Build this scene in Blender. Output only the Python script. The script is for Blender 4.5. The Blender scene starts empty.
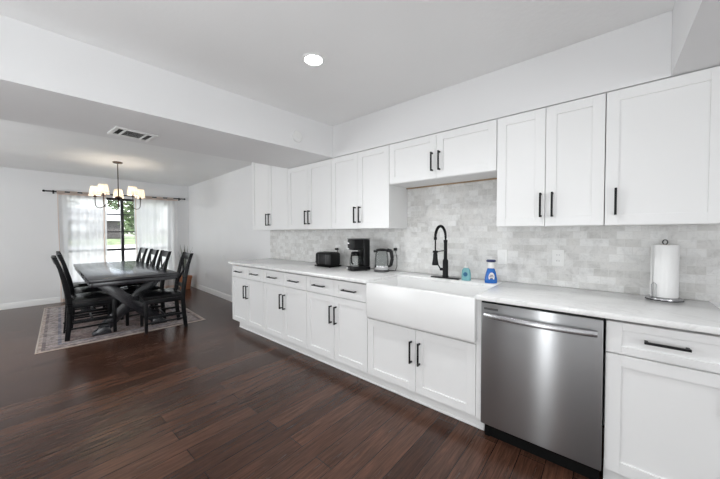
import bpy, bmesh, math, random
from mathutils import Vector, Matrix
random.seed(7)
SC = bpy.context.scene
COL = SC.collection
R = math.radians

# ------------------------------------------------------------------ camera
def make_camera():
    cam = bpy.data.cameras.new('camera'); o = bpy.data.objects.new('camera', cam); COL.objects.link(o)
    yaw, pitch, roll = R(40.533), R(-1.446), R(-0.204)
    fw = Vector((-math.sin(yaw)*math.cos(pitch), math.cos(yaw)*math.cos(pitch), math.sin(pitch)))
    r = Vector((math.cos(yaw), math.sin(yaw), 0)); u = r.cross(fw)*1.0
    r2 = r*math.cos(roll) + u*math.sin(roll); u2 = -r*math.sin(roll) + u*math.cos(roll)
    o.matrix_world = Matrix(((r2.x, u2.x, -fw.x, 0), (r2.y, u2.y, -fw.y, -1.8754), (r2.z, u2.z, -fw.z, 1.2993), (0, 0, 0, 1)))
    cam.sensor_width = 36; cam.lens = 291.2/720*36; cam.clip_start = .02
    SC.camera = o
make_camera()

# ------------------------------------------------------------------ world, sun, fill lamps, exposure
W = bpy.data.worlds.new('sky'); SC.world = W; W.use_nodes = True
nt = W.node_tree; nt.nodes.clear()
sky = nt.nodes.new('ShaderNodeTexSky'); sky.sky_type = 'NISHITA'; sky.sun_disc = False
sky.sun_elevation = R(50); sky.sun_rotation = R(200); sky.air_density = 1.0; sky.dust_density = 2.0
hs = nt.nodes.new('ShaderNodeHueSaturation'); hs.inputs['Saturation'].default_value = .35
bg = nt.nodes.new('ShaderNodeBackground'); bg.inputs[1].default_value = .9
wo = nt.nodes.new('ShaderNodeOutputWorld')
nt.links.new(sky.outputs[0], hs.inputs['Color']); nt.links.new(hs.outputs[0], bg.inputs[0]); nt.links.new(bg.outputs[0], wo.inputs[0])

def lamp(name, kind, loc, energy, rot=None, color=(1, 1, 1), **kw):
    l = bpy.data.lights.new(name, kind); l.energy = energy; l.color = color
    for k, v in kw.items(): setattr(l, k, v)
    o = bpy.data.objects.new(name, l); COL.objects.link(o); o.location = loc
    if rot: o.rotation_euler = rot
    return o
s = lamp('sun', 'SUN', (20, 20, 30), 5.0, angle=R(1), color=(1, .96, .9))
s.rotation_euler = Vector((-.55, -.45, -.9)).to_track_quat('-Z', 'Y').to_euler()
# added fill lamps at closed walls stand in for daylight; portal at dining window
lamp('rear_wall_fill', 'AREA', (-.4, -4.28, 1.12), 12, rot=(R(95), 0, 0), shape='RECTANGLE', size=3.5, size_y=2.0, color=(.95, .985, 1))  # added broad fill in front of the closed wall behind the camera
lamp('steel_streak_fill', 'AREA', (-.62, -4.27, .95), 17, rot=(R(92), 0, 0), shape='RECTANGLE', size=.34, size_y=1.75, color=(.95, .985, 1))  # added narrow lamp, makes the upright bright streak on the dishwasher door
lamp('side_wall_fill', 'AREA', (2.56, -2.75, 1.3), 36, rot=(0, R(90), 0), shape='RECTANGLE', size=1.5, size_y=1.8, color=(.95, .985, 1))  # added side fill at the solid right wall, lifts the beam face
lamp('dining_fill', 'AREA', (-5.0, -4.28, 1.2), 92, rot=(R(88), 0, 0), shape='RECTANGLE', size=2.2, size_y=1.8, color=(.95, .985, 1))  # added fill for the dining walls, set against solid wall
# added broad fill aimed upward, standing in for a flash bounced off the ceiling
lamp('ceiling_bounce_fill', 'AREA', (-.15, -2.7, .75), 33, rot=(R(180), 0, 0), shape='RECTANGLE', size=3.0, size_y=1.8, color=(.95, .985, 1))
lamp('window_portal', 'AREA', (-7.86, -.43, 1.15), 1, rot=(0, R(-90), 0), shape='RECTANGLE', size=1.66, size_y=1.76).data.cycles.is_portal = True
DOWNLIGHT = 22.0
DOWNSPOT = 30
CHANDELIER = 5.0
SC.view_settings.view_transform = 'Standard'; SC.view_settings.look = 'None'
SC.view_settings.exposure = 0.04; SC.view_settings.gamma = 1; SC.view_settings.use_curve_mapping = False
SC.cycles.use_denoising = True
SC.cycles.max_bounces = 10; SC.cycles.diffuse_bounces = 6; SC.cycles.transparent_max_bounces = 16

# ------------------------------------------------------------------ materials
def mat(name, color=(.8, .8, .8), rough=.5, metal=0, **kw):
    m = bpy.data.materials.new(name); m.use_nodes = True
    b = m.node_tree.nodes['Principled BSDF']
    b.inputs['Base Color'].default_value = (*color, 1); b.inputs['Roughness'].default_value = rough
    b.inputs['Metallic'].default_value = metal
    for k, v in kw.items(): b.inputs[k.replace('_', ' ')].default_value = v
    return m
class G:
    """tiny node graph helper around one material"""
    def __init__(s, m): s.m = m; s.t = m.node_tree; s.b = s.t.nodes.get('Principled BSDF')
    def n(s, typ, **kw):
        x = s.t.nodes.new(typ)
        for k, v in kw.items():
            if k in x.inputs.keys(): x.inputs[k].default_value = v
            else: setattr(x, k, v)
        return x
    def l(s, a, b): s.t.links.new(a, b)
    def coord(s, scale=(1, 1, 1), rot=(0, 0, 0), loc=(0, 0, 0), space='Object'):
        tc = s.n('ShaderNodeTexCoord'); mp = s.n('ShaderNodeMapping')
        mp.inputs['Scale'].default_value = scale; mp.inputs['Rotation'].default_value = rot; mp.inputs['Location'].default_value = loc
        s.l(tc.outputs[space], mp.inputs[0]); return mp.outputs[0]
    def noise(s, vec, scale, detail=4, rough=.5, dist=0):
        x = s.n('ShaderNodeTexNoise'); x.inputs['Scale'].default_value = scale; x.inputs['Detail'].default_value = detail
        x.inputs['Roughness'].default_value = rough; x.inputs['Distortion'].default_value = dist
        if vec: s.l(vec, x.inputs['Vector'])
        return x.outputs['Fac']
    def ramp(s, fac, stops):
        x = s.n('ShaderNodeValToRGB'); e = x.color_ramp.elements
        while len(e) < len(stops): e.new(.5)
        for q, (p, c) in zip(e, stops): q.position = p; q.color = (*c, 1) if len(c) == 3 else c
        s.l(fac, x.inputs[0]); return x.outputs[0]
    def mix(s, fac, a, b, mode='MIX'):
        x = s.n('ShaderNodeMix', data_type='RGBA', blend_type=mode)
        for v, i in ((fac, 0), (a, 6), (b, 7)):
            if hasattr(v, 'links'): s.l(v, x.inputs[i])
            elif i == 0: x.inputs[0].default_value = v
            else: x.inputs[i].default_value = (*v, 1)
        return x.outputs[2]
    def bump(s, h, strength=.2, dist=.01):
        x = s.n('ShaderNodeBump'); x.inputs['Strength'].default_value = strength; x.inputs['Distance'].default_value = dist
        s.l(h, x.inputs['Height']); s.l(x.outputs[0], s.b.inputs['Normal'])
    def base(s, c): s.l(c, s.b.inputs['Base Color'])
    def rough(s, c): s.l(c, s.b.inputs['Roughness'])

def painted(name, c, rough, amt=.03, bump=.04, sc=60):
    m = mat(name, c, rough); g = G(m); v = g.coord()
    f = g.noise(v, 1.3, 3)
    g.base(g.ramp(f, [(.3, tuple(x*(1-amt) for x in c)), (.7, tuple(min(1, x*(1+amt)) for x in c))]))
    g.bump(g.noise(v, sc, 3), bump, .004)
    return m
M = {}
M['wall'] = painted('wall_paint', (.80, .80, .805), .75, .015, .08, 90)
M['ceiling'] = painted('ceiling_paint', (.87, .87, .87), .85, .02, .25, 35)
M['trim'] = painted('trim_paint', (.83, .83, .825), .35, .01, .01)
M['cabinet'] = painted('cabinet_lacquer', (.84, .84, .838), .32, .008, .01)
M['cabinet_edge'] = painted('cabinet_side_laminate', (.80, .80, .797), .42, .008, .01)
M['ply'] = painted('raw_plywood', (.36, .25, .15), .6, .12, .05, 200)
M['black_metal'] = mat('matte_black_metal', (.008, .008, .009), .4, .3, Specular_IOR_Level=.3)
M['black_plastic'] = mat('black_plastic', (.007, .007, .0075), .32, Specular_IOR_Level=.3)
M['grey_plastic'] = mat('grey_plastic', (.07, .07, .072), .5)
M['white_plastic'] = mat('white_plastic', (.80, .80, .79), .35)
M['ceramic'] = mat('white_fireclay', (.85, .85, .845), .28)
M['chrome'] = mat('polished_chrome', (.8, .8, .81), .12, 1)
M['bronze'] = mat('oil_rubbed_bronze', (.055, .035, .026), .4, .8)
M['paper'] = painted('paper_towel', (.87, .87, .865), .95, .01, .4, 160)
M['rubber'] = mat('black_rubber', (.004, .004, .004), .6, Specular_IOR_Level=.15)
M['card'] = mat('cardboard_core', (.45, .32, .2), .9)
M['dark_void'] = mat('dark_duct', (.02, .02, .02), .8)
M['terracotta'] = painted('terracotta', (.50, .20, .10), .7, .1, .1, 40)
M['soil'] = painted('soil', (.04, .028, .02), .95, .2, .5, 60)
M['leaf_dry'] = painted('grey_green_leaf', (.16, .18, .14), .6, .2, .05, 30)

def glassy(name, color, rough=.02, ior=1.45):
    m = bpy.data.materials.new(name); m.use_nodes = True; t = m.node_tree; t.nodes.clear()
    o = t.nodes.new('ShaderNodeOutputMaterial'); tr = t.nodes.new('ShaderNodeBsdfTransparent'); gl = t.nodes.new('ShaderNodeBsdfGlossy')
    tr.inputs[0].default_value = (*color, 1); gl.inputs['Roughness'].default_value = rough
    fr = t.nodes.new('ShaderNodeFresnel'); fr.inputs[0].default_value = ior
    mx = t.nodes.new('ShaderNodeMixShader')
    ml = t.nodes.new('ShaderNodeMath'); ml.operation = 'MULTIPLY'; ml.inputs[1].default_value = .55; t.links.new(fr.outputs[0], ml.inputs[0]); t.links.new(ml.outputs[0], mx.inputs[0]); t.links.new(tr.outputs[0], mx.inputs[1]); t.links.new(gl.outputs[0], mx.inputs[2]); t.links.new(mx.outputs[0], o.inputs[0])
    return m
M['glass'] = glassy('clear_glass', (.96, .97, .97), ior=1.25)
M['pane'] = glassy('window_glass', (.97, .98, .98))
M['teal_liquid'] = mat('teal_soap', (.28, .60, .64), .15, Transmission_Weight=.35)
M['blue_liquid'] = mat('blue_soap', (.02, .16, .58), .18, Transmission_Weight=.15)
M['navy_plastic'] = mat('navy_plastic', (.01, .02, .10), .35)

def cloth(name, diff, trans, alpha, bumpsc=300):
    m = bpy.data.materials.new(name); m.use_nodes = True; t = m.node_tree; t.nodes.clear()
    o = t.nodes.new('ShaderNodeOutputMaterial')
    d = t.nodes.new('ShaderNodeBsdfDiffuse'); d.inputs[0].default_value = (*diff, 1)
    tl = t.nodes.new('ShaderNodeBsdfTranslucent'); tl.inputs[0].default_value = (*trans, 1)
    tp = t.nodes.new('ShaderNodeBsdfTransparent')
    m1 = t.nodes.new('ShaderNodeMixShader'); m1.inputs[0].default_value = .55
    m2 = t.nodes.new('ShaderNodeMixShader')
    tc = t.nodes.new('ShaderNodeTexCoord'); nz = t.nodes.new('ShaderNodeTexNoise'); nz.inputs['Scale'].default_value = bumpsc
    mr = t.nodes.new('ShaderNodeMapRange'); mr.inputs[3].default_value = alpha*.7; mr.inputs[4].default_value = alpha*1.3
    t.links.new(tc.outputs['Object'], nz.inputs['Vector']); t.links.new(nz.outputs['Fac'], mr.inputs[0]); t.links.new(mr.outputs[0], m2.inputs[0])
    t.links.new(d.outputs[0], m1.inputs[1]); t.links.new(tl.outputs[0], m1.inputs[2]); t.links.new(m1.outputs[0], m2.inputs[1]); t.links.new(tp.outputs[0], m2.inputs[2])
    t.links.new(m2.outputs[0], o.inputs[0]); return m
M['sheer'] = cloth('white_sheer', (.88, .88, .88), (.76, .75, .745), .12)
M['hem'] = cloth('doubled_hem', (.80, .70, .64), (.72, .58, .50), .04)
M['shade'] = cloth('lamp_shade_linen', (.92, .89, .83), (.95, .90, .82), .0)

def wood_floor():
    m = mat('dark_hardwood', rough=.26, Specular_IOR_Level=.36); g = G(m)
    v = g.coord(rot=(0, 0, R(90)))
    br = g.n('ShaderNodeTexBrick', offset=.37, offset_frequency=2, squash=1)
    for k, x in (('Scale', 1), ('Mortar Size', .0024), ('Mortar Smooth', .2), ('Bias', 0), ('Brick Width', 1.25), ('Row Height', .127)): br.inputs[k].default_value = x
    br.inputs['Color1'].default_value = (0, 0, 0, 1); br.inputs['Color2'].default_value = (1, 1, 1, 1); br.inputs['Mortar'].default_value = (.5, .5, .5, 1)
    g.l(v, br.inputs['Vector'])
    plank = g.ramp(br.outputs['Color'], [(0, (.050, .0235, .0155)), (.35, (.064, .030, .0195)), (.65, (.079, .038, .0245)), (1, (.099, .048, .031))])
    vg = g.coord(scale=(18, 1.2, 1))
    grain = g.noise(vg, 3.0, 6, .65, .6)
    fine = g.noise(g.coord(scale=(90, 3, 1)), 2.0, 4, .6)
    c = g.mix(.9, plank, g.ramp(grain, [(.3, (.42, .40, .40)), (.5, (.95, .95, .95)), (.7, (1.45, 1.35, 1.3))]), 'MULTIPLY')
    c = g.mix(.5, c, g.ramp(fine, [(.35, (.45, .43, .43)), (.65, (1.4, 1.32, 1.3))]), 'MULTIPLY')
    c = g.mix(br.outputs['Fac'], c, (.012, .007, .006))
    g.base(c)
    g.rough(g.ramp(grain, [(.2, (.30,)*3), (.8, (.19,)*3)]))
    h = g.mix(.6, g.ramp(br.outputs['Fac'], [(0, (1, 1, 1)), (1, (0, 0, 0))]), grain, 'MULTIPLY')
    g.bump(h, .12, .003)
    return m
M['floor'] = wood_floor()

def marble_tile():
    m = mat('tumbled_marble_tile', rough=.42); g = G(m)
    v = g.coord(rot=(R(90), 0, 0))
    br = g.n('ShaderNodeTexBrick', offset=.5, offset_frequency=2, squash=1)
    for k, x in (('Scale', 1), ('Mortar Size', .0016), ('Mortar Smooth', .3), ('Bias', 0), ('Brick Width', .076), ('Row Height', .050)): br.inputs[k].default_value = x
    br.inputs['Color1'].default_value = (0, 0, 0, 1); br.inputs['Color2'].default_value = (1, 1, 1, 1)
    g.l(v, br.inputs['Vector'])
    t = g.ramp(br.outputs['Color'], [(0, (.60, .595, .58)), (.4, (.67, .665, .655)), (.7, (.71, .71, .70)), (1, (.755, .755, .75))])
    cl = g.noise(g.coord(), 9, 6, .65, 1.2)
    c = g.mix(.8, t, g.ramp(cl, [(.28, (.74, .735, .73)), (.5, (1, 1, 1)), (.75, (1.06, 1.05, 1.03))]), 'MULTIPLY')
    vn = g.noise(g.coord(), 26, 5, .7, 2.0)
    c = g.mix(.35, c, g.ramp(vn, [(.38, (.75, .74, .73)), (.5, (1, 1, 1))]), 'MULTIPLY')
    c = g.mix(br.outputs['Fac'], c, (.66, .655, .64))
    g.base(c); g.bump(g.ramp(br.outputs['Fac'], [(0, (1, 1, 1)), (1, (0, 0, 0))]), .25, .002)
    return m
M['tile'] = marble_tile()

def quartz():
    m = mat('white_quartz', rough=.14); g = G(m)
    a = g.noise(g.coord(scale=(1, 1.6, 1)), 1.6, 6, .6, 2.2)
    vein = g.ramp(a, [(.45, (.90, .90, .895)), (.495, (.82, .82, .815)), (.515, (.90, .90, .895))])
    g.base(g.mix(.3, vein, g.ramp(g.noise(g.coord(), 60, 3), [(.3, (.95, .95, .95)), (.7, (1.03, 1.03, 1.03))]), 'MULTIPLY'))
    return m
M['quartz'] = quartz()

def stainless():
    m = mat('brushed_stainless', (.40, .403, .41), .28, 1, Anisotropic=.92, Anisotropic_Rotation=.25); g = G(m)
    b = g.noise(g.coord(scale=(1.5, 1, 900)), 1.0, 3, .6)
    g.rough(g.ramp(b, [(.3, (.285,)*3), (.7, (.30,)*3)]))
    tg = g.n('ShaderNodeTangent', direction_type='RADIAL', axis='Z'); g.l(tg.outputs[0], g.b.inputs['Tangent'])
    return m
M['steel'] = stainless()
M['handle_steel'] = mat('satin_steel', (.45, .45, .46), .24, 1)

def black_wood():
    m = mat('black_stained_wood', (.008, .0085, .0095), .3, Specular_IOR_Level=.2); g = G(m)
    n = g.noise(g.coord(scale=(3, 3, 30)), 2, 4)
    g.base(g.ramp(n, [(.3, (.006, .0062, .007)), (.7, (.011, .0115, .0135))])); g.rough(g.ramp(n, [(.3, (.26,)*3), (.7, (.38,)*3)]))
    return m
M['black_wood'] = black_wood()
def table_wood():
    m = mat('charcoal_table_wood', (.02, .021, .027), .2, IOR=1.75); g = G(m)
    n = g.noise(g.coord(scale=(1.5, 22, 8)), 2, 5)
    g.base(g.ramp(n, [(.3, (.014, .015, .020)), (.7, (.021, .022, .029))])); g.rough(g.ramp(n, [(.3, (.20,)*3), (.7, (.23,)*3)]))
    return m
M['table_wood'] = table_wood()
M['leather'] = mat('black_leatherette', (.008, .008, .009), .24, Specular_IOR_Level=.45)

def rug_mat(w, l):
    m = mat('distressed_rug', rough=.95); g = G(m)
    tc = g.n('ShaderNodeTexCoord'); sp = g.n('ShaderNodeSeparateXYZ'); g.l(tc.outputs['Object'], sp.inputs[0])
    def mth(op, a, b=None):
        x = g.n('ShaderNodeMath', operation=op)
        for i, v in enumerate((a, b)):
            if v is None: continue
            if hasattr(v, 'links'): g.l(v, x.inputs[i])
            else: x.inputs[i].default_value = v
        return x.outputs[0]
    dx = mth('SUBTRACT', l/2, mth('ABSOLUTE', sp.outputs[0])); dy = mth('SUBTRACT', w/2, mth('ABSOLUTE', sp.outputs[1]))
    d = mth('MINIMUM', dx, dy)
    rp = g.n('ShaderNodeValToRGB'); rp.color_ramp.interpolation = 'CONSTANT'
    st = [(0, (.42, .35, .31)), (.03, (.17, .14, .145)), (.06, (.33, .29, .28)), (.16, (.20, .20, .24)), (.19, (.36, .32, .31)), (.215, (.22, .165, .155))]
    e = rp.color_ramp.elements
    while len(e) < len(st): e.new(.5)
    for q, (p, c) in zip(e, st): q.position = p; q.color = (*c, 1)
    g.l(d, rp.inputs[0])
    v = g.coord()
    orn = g.n('ShaderNodeTexVoronoi', feature='SMOOTH_F1'); orn.inputs['Scale'].default_value = 9; g.l(v, orn.inputs['Vector'])
    c = g.mix(.55, rp.outputs[0], g.ramp(orn.outputs['Distance'], [(.15, (.55, .5, .5)), (.35, (1.25, 1.2, 1.18)), (.6, (.8, .78, .82))]), 'MULTIPLY')
    n1 = g.noise(v, 3.2, 6, .7, .8); n2 = g.noise(v, 17, 6, .8)
    c = g.mix(g.ramp(n1, [(.47, (0, 0, 0)), (.66, (.75, .75, .75))]), c, (.43, .385, .37))
    c = g.mix(.6, c, g.ramp(n2, [(.40, (.32, .28, .29)), (.5, (.95, .95, .95)), (.62, (1.6, 1.55, 1.52))]), 'MULTIPLY')
    g.base(c); g.bump(n2, .4, .004); return m

def emit(name, color, strength):
    m = bpy.data.materials.new(name); m.use_nodes = True; t = m.node_tree; t.nodes.clear()
    e = t.nodes.new('ShaderNodeEmission'); e.inputs[0].default_value = (*color, 1); e.inputs[1].default_value = strength
    o = t.nodes.new('ShaderNodeOutputMaterial'); t.links.new(e.outputs[0], o.inputs[0]); return m
M['led'] = emit('led_lens', (.97, .99, 1), DOWNLIGHT)
M['grass'] = painted('lawn_grass', (.15, .19, .10), .95, .35, .5, 14)
M['concrete'] = painted('sunlit_concrete', (.55, .54, .52), .9, .06, .1, 8)
M['siding'] = painted('house_brick', (.09, .08, .08), .85, .15, .1, 5)
M['shingle'] = painted('roof_shingle', (.30, .30, .31), .9, .1, .2, 6)
M['foliage'] = painted('tree_leaves', (.10, .15, .065), .7, .45, .0, 3)
M['bark'] = painted('tree_bark', (.09, .065, .045), .95, .2, .6, 12)
M['house_white'] = painted('house_trim', (.75, .75, .74), .7, .03, .02)

# ------------------------------------------------------------------ mesh builder
class MB:
    def __init__(s): s.bm = bmesh.new()
    def _add(s, bm2, mtx=None):
        if mtx is not None: bmesh.ops.transform(bm2, matrix=mtx, verts=bm2.verts)
        me = bpy.data.meshes.new('tmp'); bm2.to_mesh(me); bm2.free(); s.bm.from_mesh(me); bpy.data.meshes.remove(me)
    def box(s, x0, x1, y0, y1, z0, z1, bev=0, seg=2, rot=None):
        b = bmesh.new(); bmesh.ops.create_cube(b, size=1)
        c = Vector(((x0+x1)/2, (y0+y1)/2, (z0+z1)/2))
        bmesh.ops.scale(b, vec=(abs(x1-x0), abs(y1-y0), abs(z1-z0)), verts=b.verts)
        if bev: bmesh.ops.bevel(b, geom=b.edges[:], offset=bev, segments=seg, affect='EDGES', profile=.5)
        m = Matrix.Translation(c)
        if rot is not None: m = m @ rot
        s._add(b, m); return s
    def beam(s, p0, p1, w, d, bev=.003, up=(0, 0, 1), w1=None, d1=None):
        """rectangular bar from p0 to p1 (width w along up x dir, depth d)"""
        p0, p1 = Vector(p0), Vector(p1); z = (p1-p0); L = z.length; z.normalize()
        x = Vector(up).cross(z)
        if x.length < 1e-4: x = Vector((1, 0, 0)).cross(z) if abs(z.x) < .9 else Vector((0, 1, 0)).cross(z)
        x.normalize(); y = z.cross(x)
        b = bmesh.new(); w1 = w if w1 is None else w1; d1 = d if d1 is None else d1
        vs = []
        for (ww, dd, t) in ((w, d, 0), (w1, d1, L)):
            for sx, sy in ((-1, -1), (1, -1), (1, 1), (-1, 1)):
                vs.append(b.verts.new(Vector(p0)+x*sx*ww/2+y*sy*dd/2+z*t))
        for f in ((3, 2, 1, 0), (4, 5, 6, 7), (0, 1, 5, 4), (1, 2, 6, 5), (2, 3, 7, 6), (3, 0, 4, 7)): b.faces.new([vs[i] for i in f])
        if bev: bmesh.ops.bevel(b, geom=b.edges[:], offset=bev, segments=2, affect='EDGES', profile=.5)
        s._add(b); return s
    def tube(s, pts, r, n=10, cap=True):
        pts = [Vector(p) for p in pts]; rs = r if isinstance(r, (list, tuple)) else [r]*len(pts)
        b = bmesh.new(); rings = []; ref = None
        for i, p in enumerate(pts):
            t = (pts[min(i+1, len(pts)-1)]-pts[max(i-1, 0)]).normalized()
            if ref is None: ref = t.orthogonal().normalized()
            ref = (ref - t*ref.dot(t)); ref = ref.normalized() if ref.length > 1e-6 else t.orthogonal().normalized()
            y = t.cross(ref)
            rings.append([b.verts.new(p+(ref*math.cos(a)+y*math.sin(a))*rs[i]) for a in [2*math.pi*k/n for k in range(n)]])
        for a, c in zip(rings, rings[1:]):
            for k in range(n): b.faces.new((a[k], a[(k+1) % n], c[(k+1) % n], c[k]))
        if cap: b.faces.new(rings[0][::-1]); b.faces.new(rings[-1])
        s._add(b); return s
    def lathe(s, prof, c=(0, 0, 0), n=32, sx=1, sy=1, mtx=None):
        """prof: list of (radius, z)"""
        b = bmesh.new(); rings = []
        for r, z in prof:
            if r < 1e-6: rings.append([b.verts.new((0, 0, z))])
            else: rings.append([b.verts.new((r*sx*math.cos(2*math.pi*k/n), r*sy*math.sin(2*math.pi*k/n), z)) for k in range(n)])
        for a, d in zip(rings, rings[1:]):
            for k in range(n):
                k2 = (k+1) % n
                if len(a) == 1 and len(d) == 1: continue
                if len(a) == 1: b.faces.new((a[0], d[k2], d[k]))
                elif len(d) == 1: b.faces.new((a[k], a[k2], d[0]))
                else: b.faces.new((a[k], a[k2], d[k2], d[k]))
        bmesh.ops.recalc_face_normals(b, faces=b.faces[:])
        s._add(b, Matrix.Translation(Vector(c)) @ (mtx if mtx is not None else Matrix())); return s
    def prism(s, pts, z0, z1, mtx=None, bev=0):
        b = bmesh.new(); lo = [b.verts.new((x, y, z0)) for x, y in pts]; hi = [b.verts.new((x, y, z1)) for x, y in pts]; n = len(pts)
        b.faces.new(lo[::-1]); b.faces.new(hi)
        for k in range(n): b.faces.new((lo[k], lo[(k+1) % n], hi[(k+1) % n], hi[k]))
        bmesh.ops.recalc_face_normals(b, faces=b.faces[:])
        if bev: bmesh.ops.bevel(b, geom=b.edges[:], offset=bev, segments=2, affect='EDGES', profile=.5)
        s._add(b, mtx); return s
    def build(s, name, m, parent=None, smooth=True, loc=None):
        me = bpy.data.meshes.new(name); s.bm.to_mesh(me); s.bm.free()
        me.materials.append(M[m] if isinstance(m, str) else m)
        if smooth:
            for p in me.polygons: p.use_smooth = True
            try: me.set_sharp_from_angle(angle=R(35))
            except Exception: pass
        o = bpy.data.objects.new(name, me); COL.objects.link(o)
        if parent: o.parent = parent
        if loc: o.location = loc
        return o
def tag(o, label, cat, group=None, kind=None):
    if label: o['label'] = label
    if cat: o['category'] = cat
    if group: o['group'] = group
    if kind: o['kind'] = kind
    return o
def thing(name, label, cat, loc=(0, 0, 0), rz=0, group=None):
    o = bpy.data.objects.new(name, None); o.empty_display_size = .1; COL.objects.link(o)
    o.location = loc; o.rotation_euler = (0, 0, rz)
    return tag(o, label, cat, group)
def dup(root, loc, rz, label, group=None):
    def cp(o, par):
        c = o.copy(); COL.objects.link(c); c.parent = par
        for ch in list(o.children): cp(ch, c)
        return c
    r = cp(root, None); r.location = loc; r.rotation_euler = (0, 0, rz); r['label'] = label
    if group: r['group'] = group
    return r
def struct(name, mb, m, **kw):
    o = mb.build(name, m, **kw); o['kind'] = 'structure'; return o

# ------------------------------------------------------------------ room shell
WY = .633; CE = 2.425; XW = -7.83; XR = 2.6; YB = -4.3; ZT = 2.093; U = .3115
WD = .83                                        # the dining end of this wall drifts outwards
def wall_y(x): return WY if x > -3.95 else WY+(WD-WY)*(x+3.95)/(XW+3.95)
struct('floor', MB().box(XW-.15, XR+.1, YB-.1, WD+.2, -.1, 0), 'floor', smooth=False)
struct('ceiling', MB().box(XW-.15, XR+.1, YB-.1, WD+.2, CE, CE+.12), 'ceiling', smooth=False)
struct('wall_back', MB().prism([(XR+.1, WY), (-3.95, WY), (XW-.15, wall_y(XW-.15)), (XW-.15, WD+.2), (XR+.1, WD+.2)], 0, CE), 'wall', smooth=False)
struct('wall_right', MB().box(XR, XR+.1, YB, WY, 0, CE), 'wall', smooth=False)
# window wall of the dining room, with its opening
wy0, wy1, wz0, wz1 = -1.31, .45, .32, 2.03
struct('wall_left', MB().box(XW-.15, XW, YB, wy0, 0, CE).box(XW-.15, XW, wy1, WD-.001, 0, CE).box(XW-.15, XW, wy0, wy1, 0, wz0).box(XW-.15, XW, wy0, wy1, wz1, CE), 'wall', smooth=False)
# wall behind the camera
struct('wall_front', MB().box(XW-.15, XR+.1, YB-.1, YB, 0, CE), 'wall', smooth=False)
# dropped beam between kitchen and dining room, soffit over the cabinets, second beam at the right
struct('ceiling_beam', MB().prism([(-2.223, WY-.001), (-2.245, U), (-2.545, YB), (-3.40, YB), (-3.05, U), (-3.02, WY-.001)], ZT, CE-.001), 'wall', smooth=False)
struct('ceiling_soffit', MB().prism([(-2.2445, U), (.23, U), (.23, WY-.001), (-2.2225, WY-.001)], ZT, CE-.001), 'wall', smooth=False)
struct('ceiling_beam', MB().prism([(.2305, WY-.001), (.2305, U), (.25, YB), (1.35, YB), (1.35, WY-.001)], ZT, CE-.001), 'wall', smooth=False)
def baseboard(name, p0, p1, nrm):
    """p0-p1 along the wall, nrm points into the room"""
    a, b, n = Vector((*p0, 0)), Vector((*p1, 0)), Vector((*nrm, 0))
    prof = [(0, 0), (.016, 0), (.016, .075), (.011, .09), (.009, .10), (0, .105)]
    mb = MB(); bm = mb.bm
    A = [bm.verts.new(a+n*d+Vector((0, 0, z))) for d, z in prof]; B = [bm.verts.new(b+n*d+Vector((0, 0, z))) for d, z in prof]
    for k in range(len(prof)-1): bm.faces.new((A[k], A[k+1], B[k+1], B[k]))
    bm.faces.new(A); bm.faces.new(B[::-1]); bmesh.ops.recalc_face_normals(bm, faces=bm.faces[:])
    struct(name, mb, 'trim')
baseboard('baseboard_left', (XW, YB), (XW, WD-.018), (1, 0))
baseboard('baseboard_back', (XW+.017, wall_y(XW+.017)), (-3.95, WY), (-.05, -.9987))
# dining window: black frame, mullion, bars and glass
wm = mat('black_window_frame', (.014, .014, .016), .4)
wx = XW-.07
fr = MB()
for a in ((wy0, wy0+.045, wz0, wz1), (wy1-.045, wy1, wz0, wz1), (wy0, wy1, wz0, wz0+.045), (wy0, wy1, wz1-.045, wz1)):
    fr.box(wx-.03, wx+.03, a[0], a[1], a[2], a[3], .003)
win = struct('window_1', fr, wm)
win['label'] = 'black framed dining room window behind the white sheer curtains'
MB().box(wx-.028, wx+.045, -.472, -.422, wz0+.046, wz1-.046, .003).build('mullion', wm, win)
for z, t in ((.950, .022), (1.325, .011), (1.69, .011)):
    MB().box(wx-.012, wx+.02, wy0+.046, -.473, z-t, z+t, .002).build('glazing_bar', wm, win)
    MB().box(wx-.012, wx+.02, -.421, wy1-.046, z-t, z+t, .002).build('glazing_bar', wm, win)
MB().box(wx-.006, wx-.002, wy0+.04, wy1-.04, wz0+.04, wz1-.04).build('pane', 'pane', win)
MB().box(XW-.12, XW+.03, wy0-.04, wy1+.04, wz0-.025, wz0-.001, .004).build('window_sill', 'trim', win)

# backsplash tiles
struct('wall_backsplash', MB().box(-3.95, .95, WY-.009, WY-.0005, .9065, 1.3335).box(u3x := -1.52, -.606, WY-.009, WY-.0005, 1.3335, 1.745), 'tile', smooth=False)
# white board and quarter round along the foot of the base cabinets
struct('trim_1', MB().box(-3.85, -.602, .0720, .0870, .0, .112).tube([(-3.85, .072, .007), (-.602, .072, .007)], .0085, 8), 'trim')
struct('trim_2', MB().box(-.006, .43, .0720, .0870, .0, .112).tube([(-.006, .072, .007), (.43, .072, .007)], .0085, 8), 'trim')

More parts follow.
